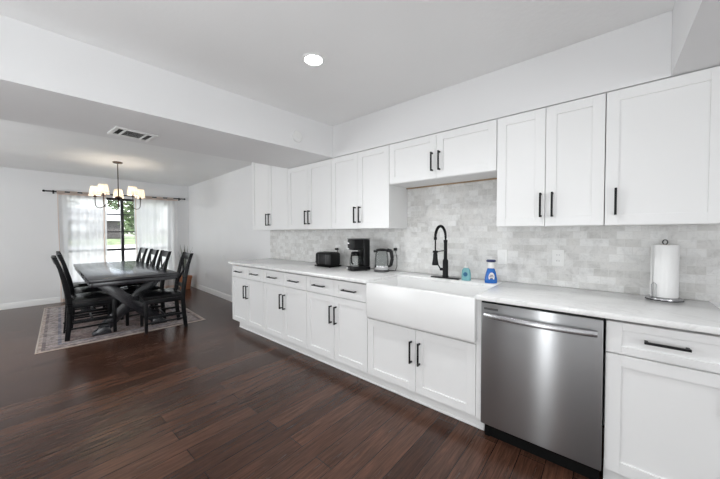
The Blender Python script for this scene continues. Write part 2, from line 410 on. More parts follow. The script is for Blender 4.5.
# ------------------------------------------------------------------ outside, seen through the window gap
GZ = -.12
struct('ground_lawn', MB().box(-95, XW-.3, -45, 55, GZ-.2, GZ), 'grass', smooth=False)
struct('ground_driveway', MB().box(-43, -10.5, -14, 24, GZ, GZ+.02), 'concrete', smooth=False)
struct('ground_slope', MB().prism([(-43.2, GZ-.1), (-43.2, GZ+.02), (-47, .55), (-90, .6), (-90, GZ-.1)], -40, 50, Matrix(((1, 0, 0, 0), (0, 0, 1, 0), (0, 1, 0, 0), (0, 0, 0, 1)))), 'grass', smooth=False)
h = thing('house', 'grey house with a pale shingled roof across the street, seen between the curtains', 'house', (-53, 1.9, .57))
MB().box(-4, 4, -9, 5.2, 0, 2.3, .02).build('house_wall', 'siding', h)
MB().prism([(-4.6, 2.3), (4.6, 2.3), (0, 4.0)], -9.5, 5.7, Matrix(((1, 0, 0, 0), (0, 0, 1, 0), (0, 1, 0, 0), (0, 0, 0, 1)))).build('roof', 'shingle', h, smooth=False)
for yy in (-6, -2.5, .2): MB().box(4.0, 4.06, yy, yy+1.5, .8, 1.8, .01).build('window', 'house_white', h)
MB().box(4.0, 4.06, 2.2, 3.1, 0, 2.1, .01).build('door', 'siding', h)
def tree(loc, H, rad, label, n=2600, lo=.42):
    t = thing('tree', label, 'tree', loc, 0, 'trees outside the dining window')
    tr = MB(); tr.tube([(0, 0, 0), (.1, .05, H*.3), (-.05, .1, H*.55), (.1, 0, H*.8)], [.13, .10, .08, .04], 8)
    for k in range(5):
        a = k*1.3; tr.tube([(0, .05, H*(.3+.07*k)), (math.cos(a)*rad*.35, math.sin(a)*rad*.35, H*(.45+.07*k)), (math.cos(a)*rad*.7, math.sin(a)*rad*.7, H*(.55+.08*k))], [.08, .05, .02], 6)
    tr.build('trunk', 'bark', t)
    mb = MB(); bm = mb.bm; cl = []
    for k in range(16):
        a = random.uniform(0, 6.28); q = random.uniform(.1, .75); cl.append((Vector((math.cos(a)*rad*q, math.sin(a)*rad*q, H*random.uniform(lo, .92))), rad*random.uniform(.3, .5)))
    for k in range(n):
        c, r = random.choice(cl); d = Vector((random.gauss(0, 1), random.gauss(0, 1), random.gauss(0, 1))).normalized()
        p = c+d*r*random.uniform(.55, 1.05); s = random.uniform(.16, .34)
        x = Vector((random.gauss(0, 1), random.gauss(0, 1), random.gauss(0, .6))).normalized(); y = x.orthogonal().normalized()
        vs = [bm.verts.new(p+x*s), bm.verts.new(p+y*s*.55), bm.verts.new(p-x*s), bm.verts.new(p-y*s*.55)]; bm.faces.new(vs)
    mb.build('crown', 'foliage', t, smooth=False)
tree((-34, 5.6, GZ), 10, 2.9, 'leafy green tree seen right of the dark window mullion', lo=.2)
tree((-60, -.2, .57), 11, 4.2, 'leafy green tree seen above the far grey house', lo=.3)
tree((-66, 15, .57), 13, 6, 'tall leafy tree rising behind the far grey house')
tree((-75, -9, .57), 12, 5, 'wide leafy tree behind the left end of the far house')

# ------------------------------------------------------------------ kitchen cabinets
def door_mesh(w, hgt, fx=.057, fz=.057, t=.02, rec=.009, bev=.0012):
    mb = MB()
    mb.box(0, fx, 0, t, 0, hgt, bev).box(w-fx, w, 0, t, 0, hgt, bev)
    mb.box(fx, w-fx, 0, t, 0, fz, bev).box(fx, w-fx, 0, t, hgt-fz, hgt, bev)
    mb.box(fx-.003, w-fx+.003, rec, t-.001, fz-.003, hgt-fz+.003)
    return mb
def pull(vertical, L=.165):
    mb = MB(); q = .0055
    if vertical:
        mb.box(-q, q, -.036, -.025, -L/2, L/2, .0015)
        for z in (-L/2+.008, L/2-.008): mb.box(-q*.9, q*.9, -.026, -.0002, z-.006, z+.006, .001)
    else:
        mb.box(-L/2, L/2, -.036, -.025, -q, q, .0015)
        for x in (-L/2+.008, L/2-.008): mb.box(x-.006, x+.006, -.026, -.0002, -q*.9, q*.9, .001)
    return mb
def add_front(parent, name, x, z, w, hgt, hx, hz, vertical, L=.165, fz=.057, y=0):
    d = door_mesh(w, hgt, fz=fz).build(name, 'cabinet', parent, smooth=False, loc=(x, y, z))
    pull(vertical, L).build('handle', 'black_metal', d, loc=(hx, 0, hz))
    d.children[0]['label'] = 'matte black bar handle'
    return d
DB, DT, RB, RT = .115, .703, .711, .859
def base_cabinet(label, x0, w):
    t = thing('base_cabinet', label, 'cabinet', (x0, 0, 0), 0, 'two-door base cabinets left of the sink')
    MB().box(.0008, w-.0008, .021, .622, .113, .857, .001).box(.0008, w-.0008, .075, .622, .8572, .8755).build('body', 'cabinet_edge', t, smooth=False)
    hw = w/2; dw = hw-.005
    for k in range(2):
        x = .0035+k*(hw-.001)
        add_front(t, 'drawer', x, RB, dw, RT-RB, dw/2, (RT-RB)/2, False, .16, fz=.038)
        add_front(t, 'door', x, DB, dw, DT-DB, dw-.032 if k == 0 else .028, DT-DB-.165, True, .165)
    return t
bw = .795; xL = -3.9105
b0 = base_cabinet('white base cabinet at the far left end of the run, next to the dining area', xL, bw)
dup(b0, (xL+bw, 0, 0), 0, 'white base cabinet in the middle of the three left of the sink', 'two-door base cabinets left of the sink')
dup(b0, (xL+2*bw, 0, 0), 0, 'white base cabinet touching the left side of the farmhouse sink')
# sink cabinet
t = thing('sink_cabinet', 'white two-door base cabinet under the farmhouse sink', 'cabinet', (-1.5255, 0, 0))
MB().box(.001, .924, .021, .622, .113, .600).box(.001, .018, .021, .622, .6005, .8755).box(.907, .924, .021, .622, .6005, .8755).build('body', 'cabinet_edge', t, smooth=False)
add_front(t, 'door', .004, DB, .4505, .465, .4505-.032, .297, True, .165)
add_front(t, 'door', .4585, DB, .4305, .465, .032, .297, True, .165)
MB().box(.8915, .924, .002, .020, .102, .8755, .001).build('filler_strip', 'cabinet', t, smooth=False)
MB().box(.004, .889, .002, .020, .584, .6035, .001).build('top_rail', 'cabinet', t, smooth=False)
# right base cabinet
t = thing('drawer_cabinet', 'white base cabinet with one drawer and door, right of the dishwasher', 'cabinet', (-.006, 0, 0))
MB().box(.001, .434, .021, .622, .113, .857, .001).box(.001, .434, .075, .622, .8572, .8755).build('body', 'cabinet_edge', t, smooth=False)
add_front(t, 'drawer', .003, RB-.003, .429, RT-RB+.003,   .2045, .081, False, .145, fz=.036)
add_front(t, 'door', .003, DB, .429, .585, .40, .49, True, .165)
# upper cabinets
def wall_cabinet(label, x0, x1, z0, z1, doors, hz=(.055, .215), single=None, group='white wall cabinets above the worktop', name='wall_cabinet', hs=0):
    w = x1-x0; t = thing(name, label, 'cabinet', (x0, U, z0), 0, group); H = z1-z0
    MB().box(.0006, w-.0006, .021, .312, .0, H, .001).build('body', 'cabinet_edge', t, smooth=False)
    dw = (w-.004-.003*(doors-1))/doors
    for k in range(doors):
        hx = ((dw-.03 if k == 0 else .03)+hs) if doors == 2 else .045
        add_front(t, 'door', .002+k*(dw+.003), .003, dw, H-.006, hx, sum(hz)/2, True, hz[1]-hz[0])
    return t
UB = 1.333
wall_cabinet('tall white wall cabinet at the far left, reaching above the beam', -3.91, -3.0535, UB, 2.398, 2)
wall_cabinet('white wall cabinet above the toaster, second from the far left', -3.0525, -2.2710, UB, ZT-.004, 2)
wall_cabinet('white wall cabinet above the coffee maker, left of the short cabinet', -2.2702, -1.5208, UB, ZT-.004, 2)
sc_ = wall_cabinet('short white two-door wall cabinet high above the sink', -1.5200, -.6061, 1.7288, ZT-.004, 2, hz=(.058, .21))
MB().box(.002, .912, .29, .312, -.010, -.0008).build('back_rail', 'ply', sc_, smooth=False)['label'] = 'raw tan plywood strip'
wall_cabinet('white two-door wall cabinet right of the sink, above the wall outlet', -.6053, -.0226, UB, ZT-.004, 2, hz=(.055, .21), hs=.009)
wall_cabinet('large single-door white wall cabinet at the far right above the paper towels', -.0218, .425, UB, ZT-.004, 1, hz=(.055, .205))

# worktop
ct = MB().box(-3.945, -1.5055, -.036, .6235, .8765, .906, .003).box(-.625, .432, -.036, .6235, .8765, .906, .003).box(-1.5055, -.625, .405, .6235, .8765, .906, .003)
tag(ct.build('countertop', 'quartz'), 'long white quartz worktop with faint grey veins running over the base cabinets', 'countertop')

# farmhouse sink
t = thing('farmhouse_sink', 'white apron-front farmhouse sink set in the worktop', 'sink', (-1.065, 0, .606))
sx = .4385
def sink_bowl():
    b = bmesh.new()
    x0, x1, y0, y1, zt = -sx, sx, -.045, .404, .282
    def ring(a, b_, c, d, z): return [b.verts.new(v) for v in ((a, c, z), (b_, c, z), (b_, d, z), (a, d, z))]
    rs = [ring(x0, x1, y0, y1, 0), ring(x0, x1, y0, y1, zt), ring(x0+.028, x1-.028, y0+.03, y1-.026, zt), ring(x0+.045, x1-.045, y0+.048, y1-.045, .045)]
    for p, q in zip(rs, rs[1:]):
        for k in range(4): b.faces.new((p[k], p[(k+1) % 4], q[(k+1) % 4], q[k]))
    b.faces.new(rs[0][::-1]); b.faces.new(rs[-1])
    bmesh.ops.bevel(b, geom=b.edges[:], offset=.009, segments=3, affect='EDGES', profile=.5)
    mb = MB(); mb._add(b); return mb
sink_bowl().build('basin', 'ceramic', t)
MB().lathe([(0, .047), (.04, .047), (.045, .049), (.043, .052), (.03, .050), (0, .050)], (0, .18, 0)).build('drain', 'chrome', t)

# faucet
fx, fy = -1.052, .47
t = thing('faucet', 'matte black spring-neck kitchen faucet standing behind the sink', 'faucet', (fx, fy, .9063))
MB().box(-.125, .125, -.028, .028, 0, .009, .004, 3).build('deck_plate', 'black_metal', t)
MB().lathe([(0, .009), (.027, .009), (.027, .02), (.023, .024), (.023, .15), (.017, .16), (.0145, .165), (.0145, .30), (.0165, .305), (.0165, .325), (0, .325)], n=24).build('body', 'black_metal', t)
arc = [(0, 0, .30)] + [(0, -.095+.095*math.cos(a), .345+.095*math.sin(a)) for a in [math.pi*k/16 for k in range(17)]] + [(0, -.19, .29)]
MB().tube(arc[:-1], .0078, 12).build('hose', 'black_metal', t)
# spring coil around the hose
def coil(path, r, turns, wire):
    P = [Vector(p) for p in path]; seg = [(b-a).length for a, b in zip(P, P[1:])]; L = sum(seg); pts = []; N = turns*10
    for i in range(N+1):
        d = L*i/N; k = 0
        while k < len(seg)-1 and d > seg[k]: d -= seg[k]; k += 1
        tt = (P[k+1]-P[k]).normalized(); c = P[k]+tt*d; xx = Vector((1, 0, 0)); yy = tt.cross(xx)
        a = 2*math.pi*i/10; pts.append(c+(xx*math.cos(a)+yy*math.sin(a))*r)
    return MB().tube(pts, wire, 5)
coil(arc[1:-1], .0096, 36, .0024).build('spring', 'black_metal', t)
MB().lathe([(0, .128), (.024, .128), (.026, .134), (.019, .175), (.017, .215), (.0145, .222), (.010, .232), (0, .232)], (0, -.19, 0), n=24).tube([(0, -.19, .23), (0, -.19, .345)], .006, 10).lathe([(0, .325), (.012, .33), (.013, .345), (.010, .352), (0, .353)], (0, -.19, 0), n=16).build('spray_head', 'black_metal', t)
MB().tube([(0, 0, .235), (0, -.172, .235)], .0042, 8).lathe([(.0175, -.008), (.0205, -.008), (.0205, .008), (.0175, .008), (.0175, -.008)], (0, -.19, .235), 20).build('holder_arm', 'black_metal', t)
MB().tube([(-.02, -.005, .075), (-.044, -.010, .075)], .0125, 14).tube([(-.04, -.010, .077), (-.055, -.035, .12), (-.062, -.05, .165)], [.006, .0045, .0035], 10).build('lever', 'black_metal', t)

# dishwasher
t = thing('dishwasher', 'stainless steel dishwasher with bowed bar handle under the worktop', 'dishwasher', (-.3055, 0, 0))
hw = .2915
MB().box(-hw+.004, hw-.004, .03, .60, .09, .8700).build('tub', 'grey_plastic', t, smooth=False)
MB().box(-hw, hw, -.022, .0295, .105, .8620, .004, 3).build('door', 'steel', t)
MB().box(-hw+.002, hw-.002, -.0205, .0285, .8625, .8695, .001).build('control_strip', 'black_plastic', t, smooth=False)
MB().box(-hw+.006, hw-.006, .045, .07, .0, .104).box(-hw+.01, -hw+.04, .038, .055, 0, .1).box(hw-.04, hw-.01, .038, .055, 0, .1).build('kick_plate', 'rubber', t, smooth=False)
bar = MB(); N = 24
bmb = bar.bm; rings = []
for i in range(N+1):
    u = -1+2*i/N; x = u*(hw-.022); y = -.036-.030*(1-u*u); z = .792
    ring = [bmb.verts.new((x, y+dy, z+dz)) for dy, dz in ((.007, -.016), (-.001, -.0165), (-.007, -.010), (-.008, .004), (-.004, .013), (.002, .0165), (.007, .015))]
    rings.append(ring)
for a, b in zip(rings, rings[1:]):
    for k in range(7): bmb.faces.new((a[k], b[k], b[(k+1) % 7], a[(k+1) % 7]))
bmb.faces.new(rings[0]); bmb.faces.new(rings[-1][::-1]); bmesh.ops.recalc_face_normals(bmb, faces=bmb.faces[:])
bar.box(-hw+.022, -hw+.045, -.038, -.0225, .780, .806, .002).box(hw-.045, hw-.022, -.038, -.0225, .780, .806, .002)
bar.build('handle', 'handle_steel', t)
MB().box(-hw+.018, -hw+.098, -.0232, -.0222, .822, .835, .0003).build('vent_slot', 'grey_plastic', t, smooth=False)
for x in (-.21, .17): MB().box(x-.012, x+.012, -.034, -.012, .8698, .8758, .001).build('mounting_clip', 'black_plastic', t, smooth=False)

# ------------------------------------------------------------------ things on the worktop
CT = .9063
# toaster
t = thing('toaster', 'black two-slice toaster on the worktop, left of the coffee maker', 'toaster', (-2.46, .43, CT), R(0)); t.scale = (1.04, 1.18, 1)
MB().box(-.125, .125, -.075, .075, .012, .165, .03, 5).build('shell', 'black_plastic', t)
MB().box(-.127, .127, -.077, .077, .004, .018, .004).build('base', 'rubber', t)
for y in (-.028, .028): MB().box(-.10, .10, y-.013, y+.013, .1645, .1665, .0005).build('slot', 'dark_void', t, smooth=False)
MB().box(-.1305, -.1255, -.018, .018, .03, .135, .0015).box(-.155, -.128, -.022, .022, .11, .128, .004).build('lever', 'grey_plastic', t)
MB().lathe([(0, 0), (.017, 0), (.016, .012), (0, .014)], (-.1255, -.045, .05), 20, mtx=Matrix.Rotation(R(-90), 4, 'Y')).build('dial', 'chrome', t)
for x in (-.06, .06): MB().box(x-.004, x+.004, -.0768, -.0748, .03, .145, .0008).build('sheen_strip', 'grey_plastic', t, smooth=False)  # lighter strips paint the upright sheen lines onto the toaster front
for x in (-.1, .1):
    for y in (-.055, .055): MB().lathe([(0, 0), (.011, 0), (.011, .005), (0, .005)], (x, y, 0), 12).build('foot', 'rubber', t)
MB().tube([(.04, .076, .03), (.03, .11, .012), (.0, .14, .03), (-.015, .15, .12), (-.015, .145, .19)], .003, 6).build('cord', 'rubber', t)
MB().box(-.032, .002, .118, .152, .180, .205, .006, 3).build('plug', 'black_plastic', t)
# coffee maker
t = thing('coffee_maker', 'black drip coffee maker with glass carafe, between toaster and kettle', 'coffee maker', (-1.965, .405, CT), R(-22)); t.scale = (.92, .92, .98)
MB().prism([(-.085, -.10), (-.06, -.125), (.06, -.125), (.085, -.10), (.085, .10), (-.085, .10)], .006, .042, bev=.004).build('base', 'black_plastic', t)
MB().box(-.082, .082, .022, .10, .0425, .325, .012, 3).build('tower', 'black_plastic', t)
MB().box(-.083, .083, -.105, .0215, .215, .326, .012, 3).build('brew_head', 'black_plastic', t)
MB().box(-.084, .084, -.106, .1, .3262, .334, .003).build('lid', 'grey_plastic', t)
MB().lathe([(0, .044), (.052, .044), (.062, .052), (.064, .075), (.062, .125), (.048, .16), (.046, .175), (.044, .175), (.046, .16), (.060, .125), (.062, .075), (.060, .055), (0, .048)], (0, -.048, 0), 32).build('carafe', 'glass', t)
MB().lathe([(0, .175), (.047, .175), (.049, .182), (.044, .19), (.03, .197), (.012, .20), (0, .20)], (0, -.048, 0), 28).build('carafe_lid', 'black_plastic', t)
MB().tube([(.035, -.09, .17), (.055, -.118, .165), (.062, -.125, .14), (.058, -.12, .09), (.046, -.10, .075)], .008, 8).lathe([(.0485, .155), (.051, .155), (.051, .17), (.0485, .17)], (0, -.048, 0), 28).build('carafe_handle', 'black_plastic', t)
MB().lathe([(0, 0), (.014, 0), (.013, .007), (0, .008)], (-.035, -.1265, .024), 18, mtx=Matrix.Rotation(R(90), 4, 'X')).build('switch', 'white_plastic', t)
for z in (.225, .285): MB().box(-.0855, -.035, -.1075, -.04, z-.007, z+.007, .0008).build('chrome_band', 'chrome', t, smooth=False)  # added chrome bands stand for the notched left edge of the brew head
for x, y in ((-.06, .06), (.06, .06), (0, -.09)): MB().lathe([(0, 0), (.012, 0), (.012, .0065), (0, .0065)], (x, y, 0), 12).build('foot', 'rubber', t)
# kettle
t = thing('electric_kettle', 'clear glass electric kettle with black handle, left of the sink', 'kettle', (-1.725, .475, CT), R(22))
MB().lathe([(0, 0), (.075, 0), (.078, .006), (.076, .014), (.07, .02), (0, .02)], n=36).build('power_base', 'grey_plastic', t)
MB().lathe([(0, .022), (.070, .022), (.073, .028), (.0735, .062), (.070, .062), (0, .060)], n=36).build('heating_plate', 'chrome', t)
MB().lathe([(.0705, .0625), (.071, .10), (.066, .16), (.058, .205), (.0565, .205), (.064, .16), (.069, .10), (.0685, .0625)], n=36).build('glass_body', 'glass', t)
MB().lathe([(0, .206), (.060, .206), (.061, .214), (.05, .224), (.02, .229), (0, .229)], n=32).prism([(-.045, -.014), (-.085, 0), (-.045, .014)], .19, .212).build('lid', 'black_plastic', t)
MB().beam((.055, 0, .215), (.098, 0, .205), .034, .03, .006, (0, 1, 0)).beam((.094, 0, .21), (.108, 0, .13), .032, .034, .008, (0, 1, 0)).beam((.108, 0, .135), (.092, 0, .06), .032, .030, .008, (0, 1, 0)).beam((.096, 0, .065), (.068, 0, .05), .024, .018, .005, (0, 1, 0)).build('handle', 'black_plastic', t)
MB().tube([(.07, .04, .008), (.13, .03, .006), (.15, .02, .05), (.146, .04, .13), (.125, .075, .20)], .003, 6).build('cord', 'rubber', t)
MB().box(.105, .138, .066, .105, .205, .232, .006, 3).build('plug', 'black_plastic', t)

# soap bottle
t = thing('soap_bottle', 'small clear pump bottle of teal hand soap beside the faucet', 'bottle', (-.875, .47, CT), R(15))
MB().lathe([(0, 0), (.034, 0), (.037, .004), (.036, .05), (.031, .085), (.02, .098), (.013, .102), (0, .102)], n=28, sy=.68).build('bottle_body', 'teal_liquid', t)
MB().lathe([(0, .102), (.014, .102), (.014, .116), (.006, .119), (.005, .14), (0, .14)], n=20).box(-.009, .009, -.032, .010, .139, .148, .003).build('pump', 'white_plastic', t)
tl = mat('soap_label', (.015, .11, .22), .5)
MB().lathe([(0, 0), (.017, 0), (.017, .0012), (0, .0012)], (-.004, -.0255, .052), 24, mtx=Matrix.Rotation(R(92), 4, 'X')).build('label_sticker', tl, t)
# blue dish spray bottle
t = thing('dish_spray_bottle', 'blue dish soap spray bottle with white neck, on the worktop right of faucet', 'bottle', (-.684, .468, CT), R(25)); t.scale = (.9, .9, 1.02)
MB().lathe([(0, 0), (.046, 0), (.050, .006), (.049, .03), (.041, .075), (.028, .108), (.024, .112), (0, .112)], n=32, sy=.62).build('bottle_body', 'blue_liquid', t)
MB().lathe([(0, .112), (.026, .112), (.027, .118), (.024, .15), (.022, .158), (0, .158)], n=28, sy=.72).build('neck_collar', 'white_plastic', t)
MB().lathe([(0, .158), (.034, .158), (.038, .163), (.037, .171), (.03, .176), (0, .177)], n=28, sy=.7).build('spray_cap', 'navy_plastic', t)
lb = MB().lathe([(0, 0), (.019, 0), (.019, .0015), (0, .0015)], (0, 0, 0), 28, sx=1, sy=1.5).build('label_sticker', 'white_plastic', t)
lb.scale = (1.25, 1.25, 1); lb.location = (0, -.0305, .048); lb.rotation_euler = (R(102), 0, 0)
mk = MB()
for y, w in ((.012, .010), (.002, .013), (-.008, .009)): mk.box(-w, w, y-.0022, y+.0022, .0015, .0019)
mk.build('label_print', 'navy_plastic', lb, smooth=False)
# paper towel holder
t = thing('paper_towel_holder', 'chrome paper towel stand on the worktop under the far right wall cabinet', 'paper towel holder', (.245, .525, CT), R(20)); t.scale = (.86, .86, 1)
MB().lathe([(0, 0), (.088, 0), (.092, .004), (.090, .012), (.078, .016), (0, .017)], n=44, sy=.9).build('base', 'handle_steel', t)
MB().lathe([(0, 0), (.0925, 0), (.0935, .003), (.0925, .0045), (0, .0045)], n=44, sy=.9).build('rubber_ring', 'rubber', t)
MB().tube([(0, 0, .016), (0, 0, .316)], .005, 10).build('post', 'chrome', t)
MB().tube([(0, 0, .314)]+[(.013*math.sin(a), 0, .330-.013*math.cos(a)) for a in [2*math.pi*k/20 for k in range(21)]], .003, 8).build('ring_finial', 'black_metal', t)
MB().tube([(-.078, -.030, .015), (-.078, -.030, .09), (-.074, -.034, .097), (-.066, -.040, .097), (-.062, -.044, .09), (-.062, -.044, .015)], .0022, 8).build('tension_arm', 'handle_steel', t)
pr = MB().lathe([(.020, .0175), (.056, .0175), (.0572, .02), (.0572, .312), (.056, .3145), (.020, .3145), (.020, .0175)], n=48).build('paper_towel_roll', 'paper')
pr.location = t.location; tag(pr, 'white roll of paper towels standing on the chrome holder', 'paper towel')
MB().lathe([(.0165, .0172), (.0198, .0172), (.0198, .315), (.0165, .315), (.0165, .0172)], n=28).build('cardboard_core', 'card', pr)
MB().prism([(-.058, .0), (-.0595, -.02), (-.056, -.045), (-.0545, -.045), (-.0575, -.02), (-.0565, 0)], .02, .312).build('loose_sheet', 'paper', pr)

# wall outlets
def outlet(x, z, label, y=WY-.009, two=True, w=.072, name='wall_outlet'):
    t = thing(name, label, 'outlet' if two else 'switch', (x, y, z))
    MB().box(-w/2, w/2, -.0065, -.0003, -.0585, .0585, .002, 2).build('cover_plate', 'white_plastic', t)
    if two:
        for dz in (-.021, .021):
            f = MB().box(-.0165, .0165, -.0085, -.0066, dz-.014, dz+.014, .003).build('socket', 'white_plastic', t)
            MB().box(-.0075, -.0055, -.0089, -.0084, dz-.004, dz+.006).box(.0055, .0075, -.0089, -.0084, dz-.004, dz+.005).build('slots', 'dark_void', f, smooth=False)
    else:
        n = 2 if w > .1 else 1
        for k in range(n):
            x = (k-(n-1)/2)*.046
            MB().box(x-.0165, x+.0165, -.0095, -.0066, -.033, .033, .002).build('rocker', 'white_plastic', t)
    return t
outlet(-.274, 1.11, 'white duplex outlet on the backsplash between spray bottle and paper towels')
outlet(-.642, 1.10, 'white rocker switch plate on the backsplash behind the blue spray bottle', two=False, name='wall_switch')
outlet(-2.49, 1.09, 'white outlet on the backsplash behind the toaster, black plug in it')
outlet(-1.645, 1.125, 'white outlet on the backsplash right of the kettle, black plug in it')
outlet(-5.76, .80, 'white wall plate on the dining room side wall, just left of the counter end', wall_y(-5.76)-.0035, two=False, name='wall_switch')
outlet(-6.73, .37, 'low white outlet above the baseboard of the dining room side wall', wall_y(-6.73)-.0035)

# ------------------------------------------------------------------ ceiling fittings
def downlight(x, y, label):
    t = thing('recessed_light', label, 'ceiling light', (x, y, CE), 0, 'recessed ceiling lights')
    MB().lathe([(.055, -.001), (.074, -.001), (.076, -.005), (.071, -.010), (.057, -.007), (.055, -.001)], n=40).build('trim_ring', 'white_plastic', t)
    MB().lathe([(0, -.0045), (.0545, -.0045), (.0545, -.002), (0, -.002)], n=36).build('lens', 'led', t)['label'] = 'glowing white lens'
    sp = lamp('downlight_beam', 'SPOT', (0, 0, -.014), DOWNSPOT, spot_size=R(150), spot_blend=.9, shadow_soft_size=.055, color=(.97, .99, 1)); sp.parent = t
    return t
downlight(-1.478, -.606, 'round recessed ceiling light shining in the middle of the kitchen ceiling')
downlight(-.637, -.622, 'round recessed ceiling light cut by the top edge of the picture')
downlight(-1.465, -2.5, 'round recessed ceiling light behind the camera, left one')
downlight(-.637, -2.5, 'round recessed ceiling light behind the camera, right one')
# smoke detector on the beam face
fxb = lambda y: -2.245+.0654*(y-U)
t = thing('smoke_detector', 'small round white detector on the face of the ceiling beam', 'smoke detector', (fxb(-.135), -.135, 2.212), R(-3.7))
RX = Matrix.Rotation(R(90), 4, 'Y')
MB().lathe([(0, .0005), (.052, .0005), (.053, .012), (.048, .022), (0, .026)], n=36, mtx=RX).build('housing', 'white_plastic', t)
MB().lathe([(.030, .0245), (.034, .0245), (.034, .0275), (.030, .0275), (.030, .0245)], n=30, mtx=RX).build('grille_ring', 'trim', t)
# air register under the beam
t = thing('air_vent', 'white metal air register under the ceiling beam', 'vent', (-2.915, -1.265, ZT), R(3.8)); t.scale = (.82, .88, 1)
fv = MB()
for a in ((-.145, .145, -.155, -.125), (-.145, .145, .125, .155), (-.145, -.105, -.125, .125), (.105, .145, -.125, .125), (-.105, .105, -.085, -.070), (-.105, .105, .070, .085)):
    fv.box(a[0], a[1], a[2], a[3], -.009, -.0005, .002)
fv.build('frame', 'white_plastic', t)
MB().box(-.106, .106, -.126, .126, -.0008, -.0003).build('backing', 'dark_void', t, smooth=False)
for k in range(7):
    x = -.092+k*.031
    MB().box(x-.0125, x+.0125, -.069, .069, -.0050, -.0040, rot=Matrix.Rotation(R(14), 4, 'Y')).build('slat', 'white_plastic', t, smooth=False)
for s_ in (-1, 1):
    for k in range(3):
        y = s_*(.0945+k*.012)
        MB().box(-.104, .104, y-.003, y+.003, -.0045, -.0037, rot=Matrix.Rotation(R(-40*s_), 4, 'X')).build('slat', 'grey_plastic', t, smooth=False)

# ------------------------------------------------------------------ dining room
TH = R(-2.2)
T0 = Vector((-5.77, -.875, 0))
def W2(s, c, z=0):
    v = Matrix.Rotation(TH, 3, 'Z') @ Vector((s, c, 0)); return (T0.x+v.x, T0.y+v.y, z)
# rug
RW, RL = 1.68, 2.72
RH = R(-3.6); rc = (-5.98, -.86)
M['rug'] = rug_mat(RW, RL)
r = thing('area_rug', 'faded grey and beige oriental rug under the dining table', 'rug', (rc[0], rc[1], 0), RH)
MB().box(-RL/2, RL/2, -RW/2, RW/2, .0005, .006, .002).build('pile', 'rug', r, smooth=False)
MB().box(-RL/2-.012, RL/2+.012, -RW/2-.012, -RW/2-.0005, .0005, .0068, .002).box(-RL/2-.012, RL/2+.012, RW/2+.0005, RW/2+.012, .0005, .0068, .002)\
    .box(-RL/2-.012, -RL/2-.0005, -RW/2, RW/2, .0005, .0068, .002).box(RL/2+.0005, RL/2+.012, -RW/2, RW/2, .0005, .0068, .002).build('binding', painted('rug_binding', (.52, .46, .41), .95, .05, .3, 80), r, smooth=False)
FZ = .0062
# table
t = thing('dining_table', 'long black trestle dining table with X-shaped ends, on the rug', 'table', W2(0, 0, FZ), TH)
TL, TW = 1.30, .45
MB().box(-TL, TL, -TW, TW, .715, .755, .004).build('tabletop', 'table_wood', t)
MB().box(-TL+.012, TL-.012, -TW+.012, -TW+.035, .665, .7145, .002).box(-TL+.012, TL-.012, TW-.035, TW-.012, .665, .7145, .002).box(-TL+.012, -TL+.035, -TW+.035, TW-.035, .665, .7145, .002).box(TL-.035, TL-.012, -TW+.035, TW-.035, .665, .7145, .002).build('apron', 'table_wood', t)
for sg in (-1, 1):
    x = sg*.86
    q = MB()
    q.beam((x-.021, -.30, .055), (x-.021, .30, .66), .13, .04, .004, (1, 0, 0)).beam((x+.021, .30, .055), (x+.021, -.30, .66), .13, .04, .004, (1, 0, 0))
    q.build('trestle_cross', 'table_wood', t)
    for sy in (-1, 1):
        MB().prism([(sy*.40, 0), (sy*.40, .03), (sy*.33, .085), (sy*.235, .085), (sy*.21, .0)], x-.045, x+.045, Matrix(((0, 0, 1, 0), (1, 0, 0, 0), (0, 1, 0, 0), (0, 0, 0, 1))), .003).build('foot', 'table_wood', t)
    MB().box(x-.045, x+.045, -.36, .36, .655, .7142, .004).build('bearer', 'table_wood', t)
MB().box(-.815, .815, -.03, .03, .305, .40, .004).build('stretcher', 'table_wood', t)

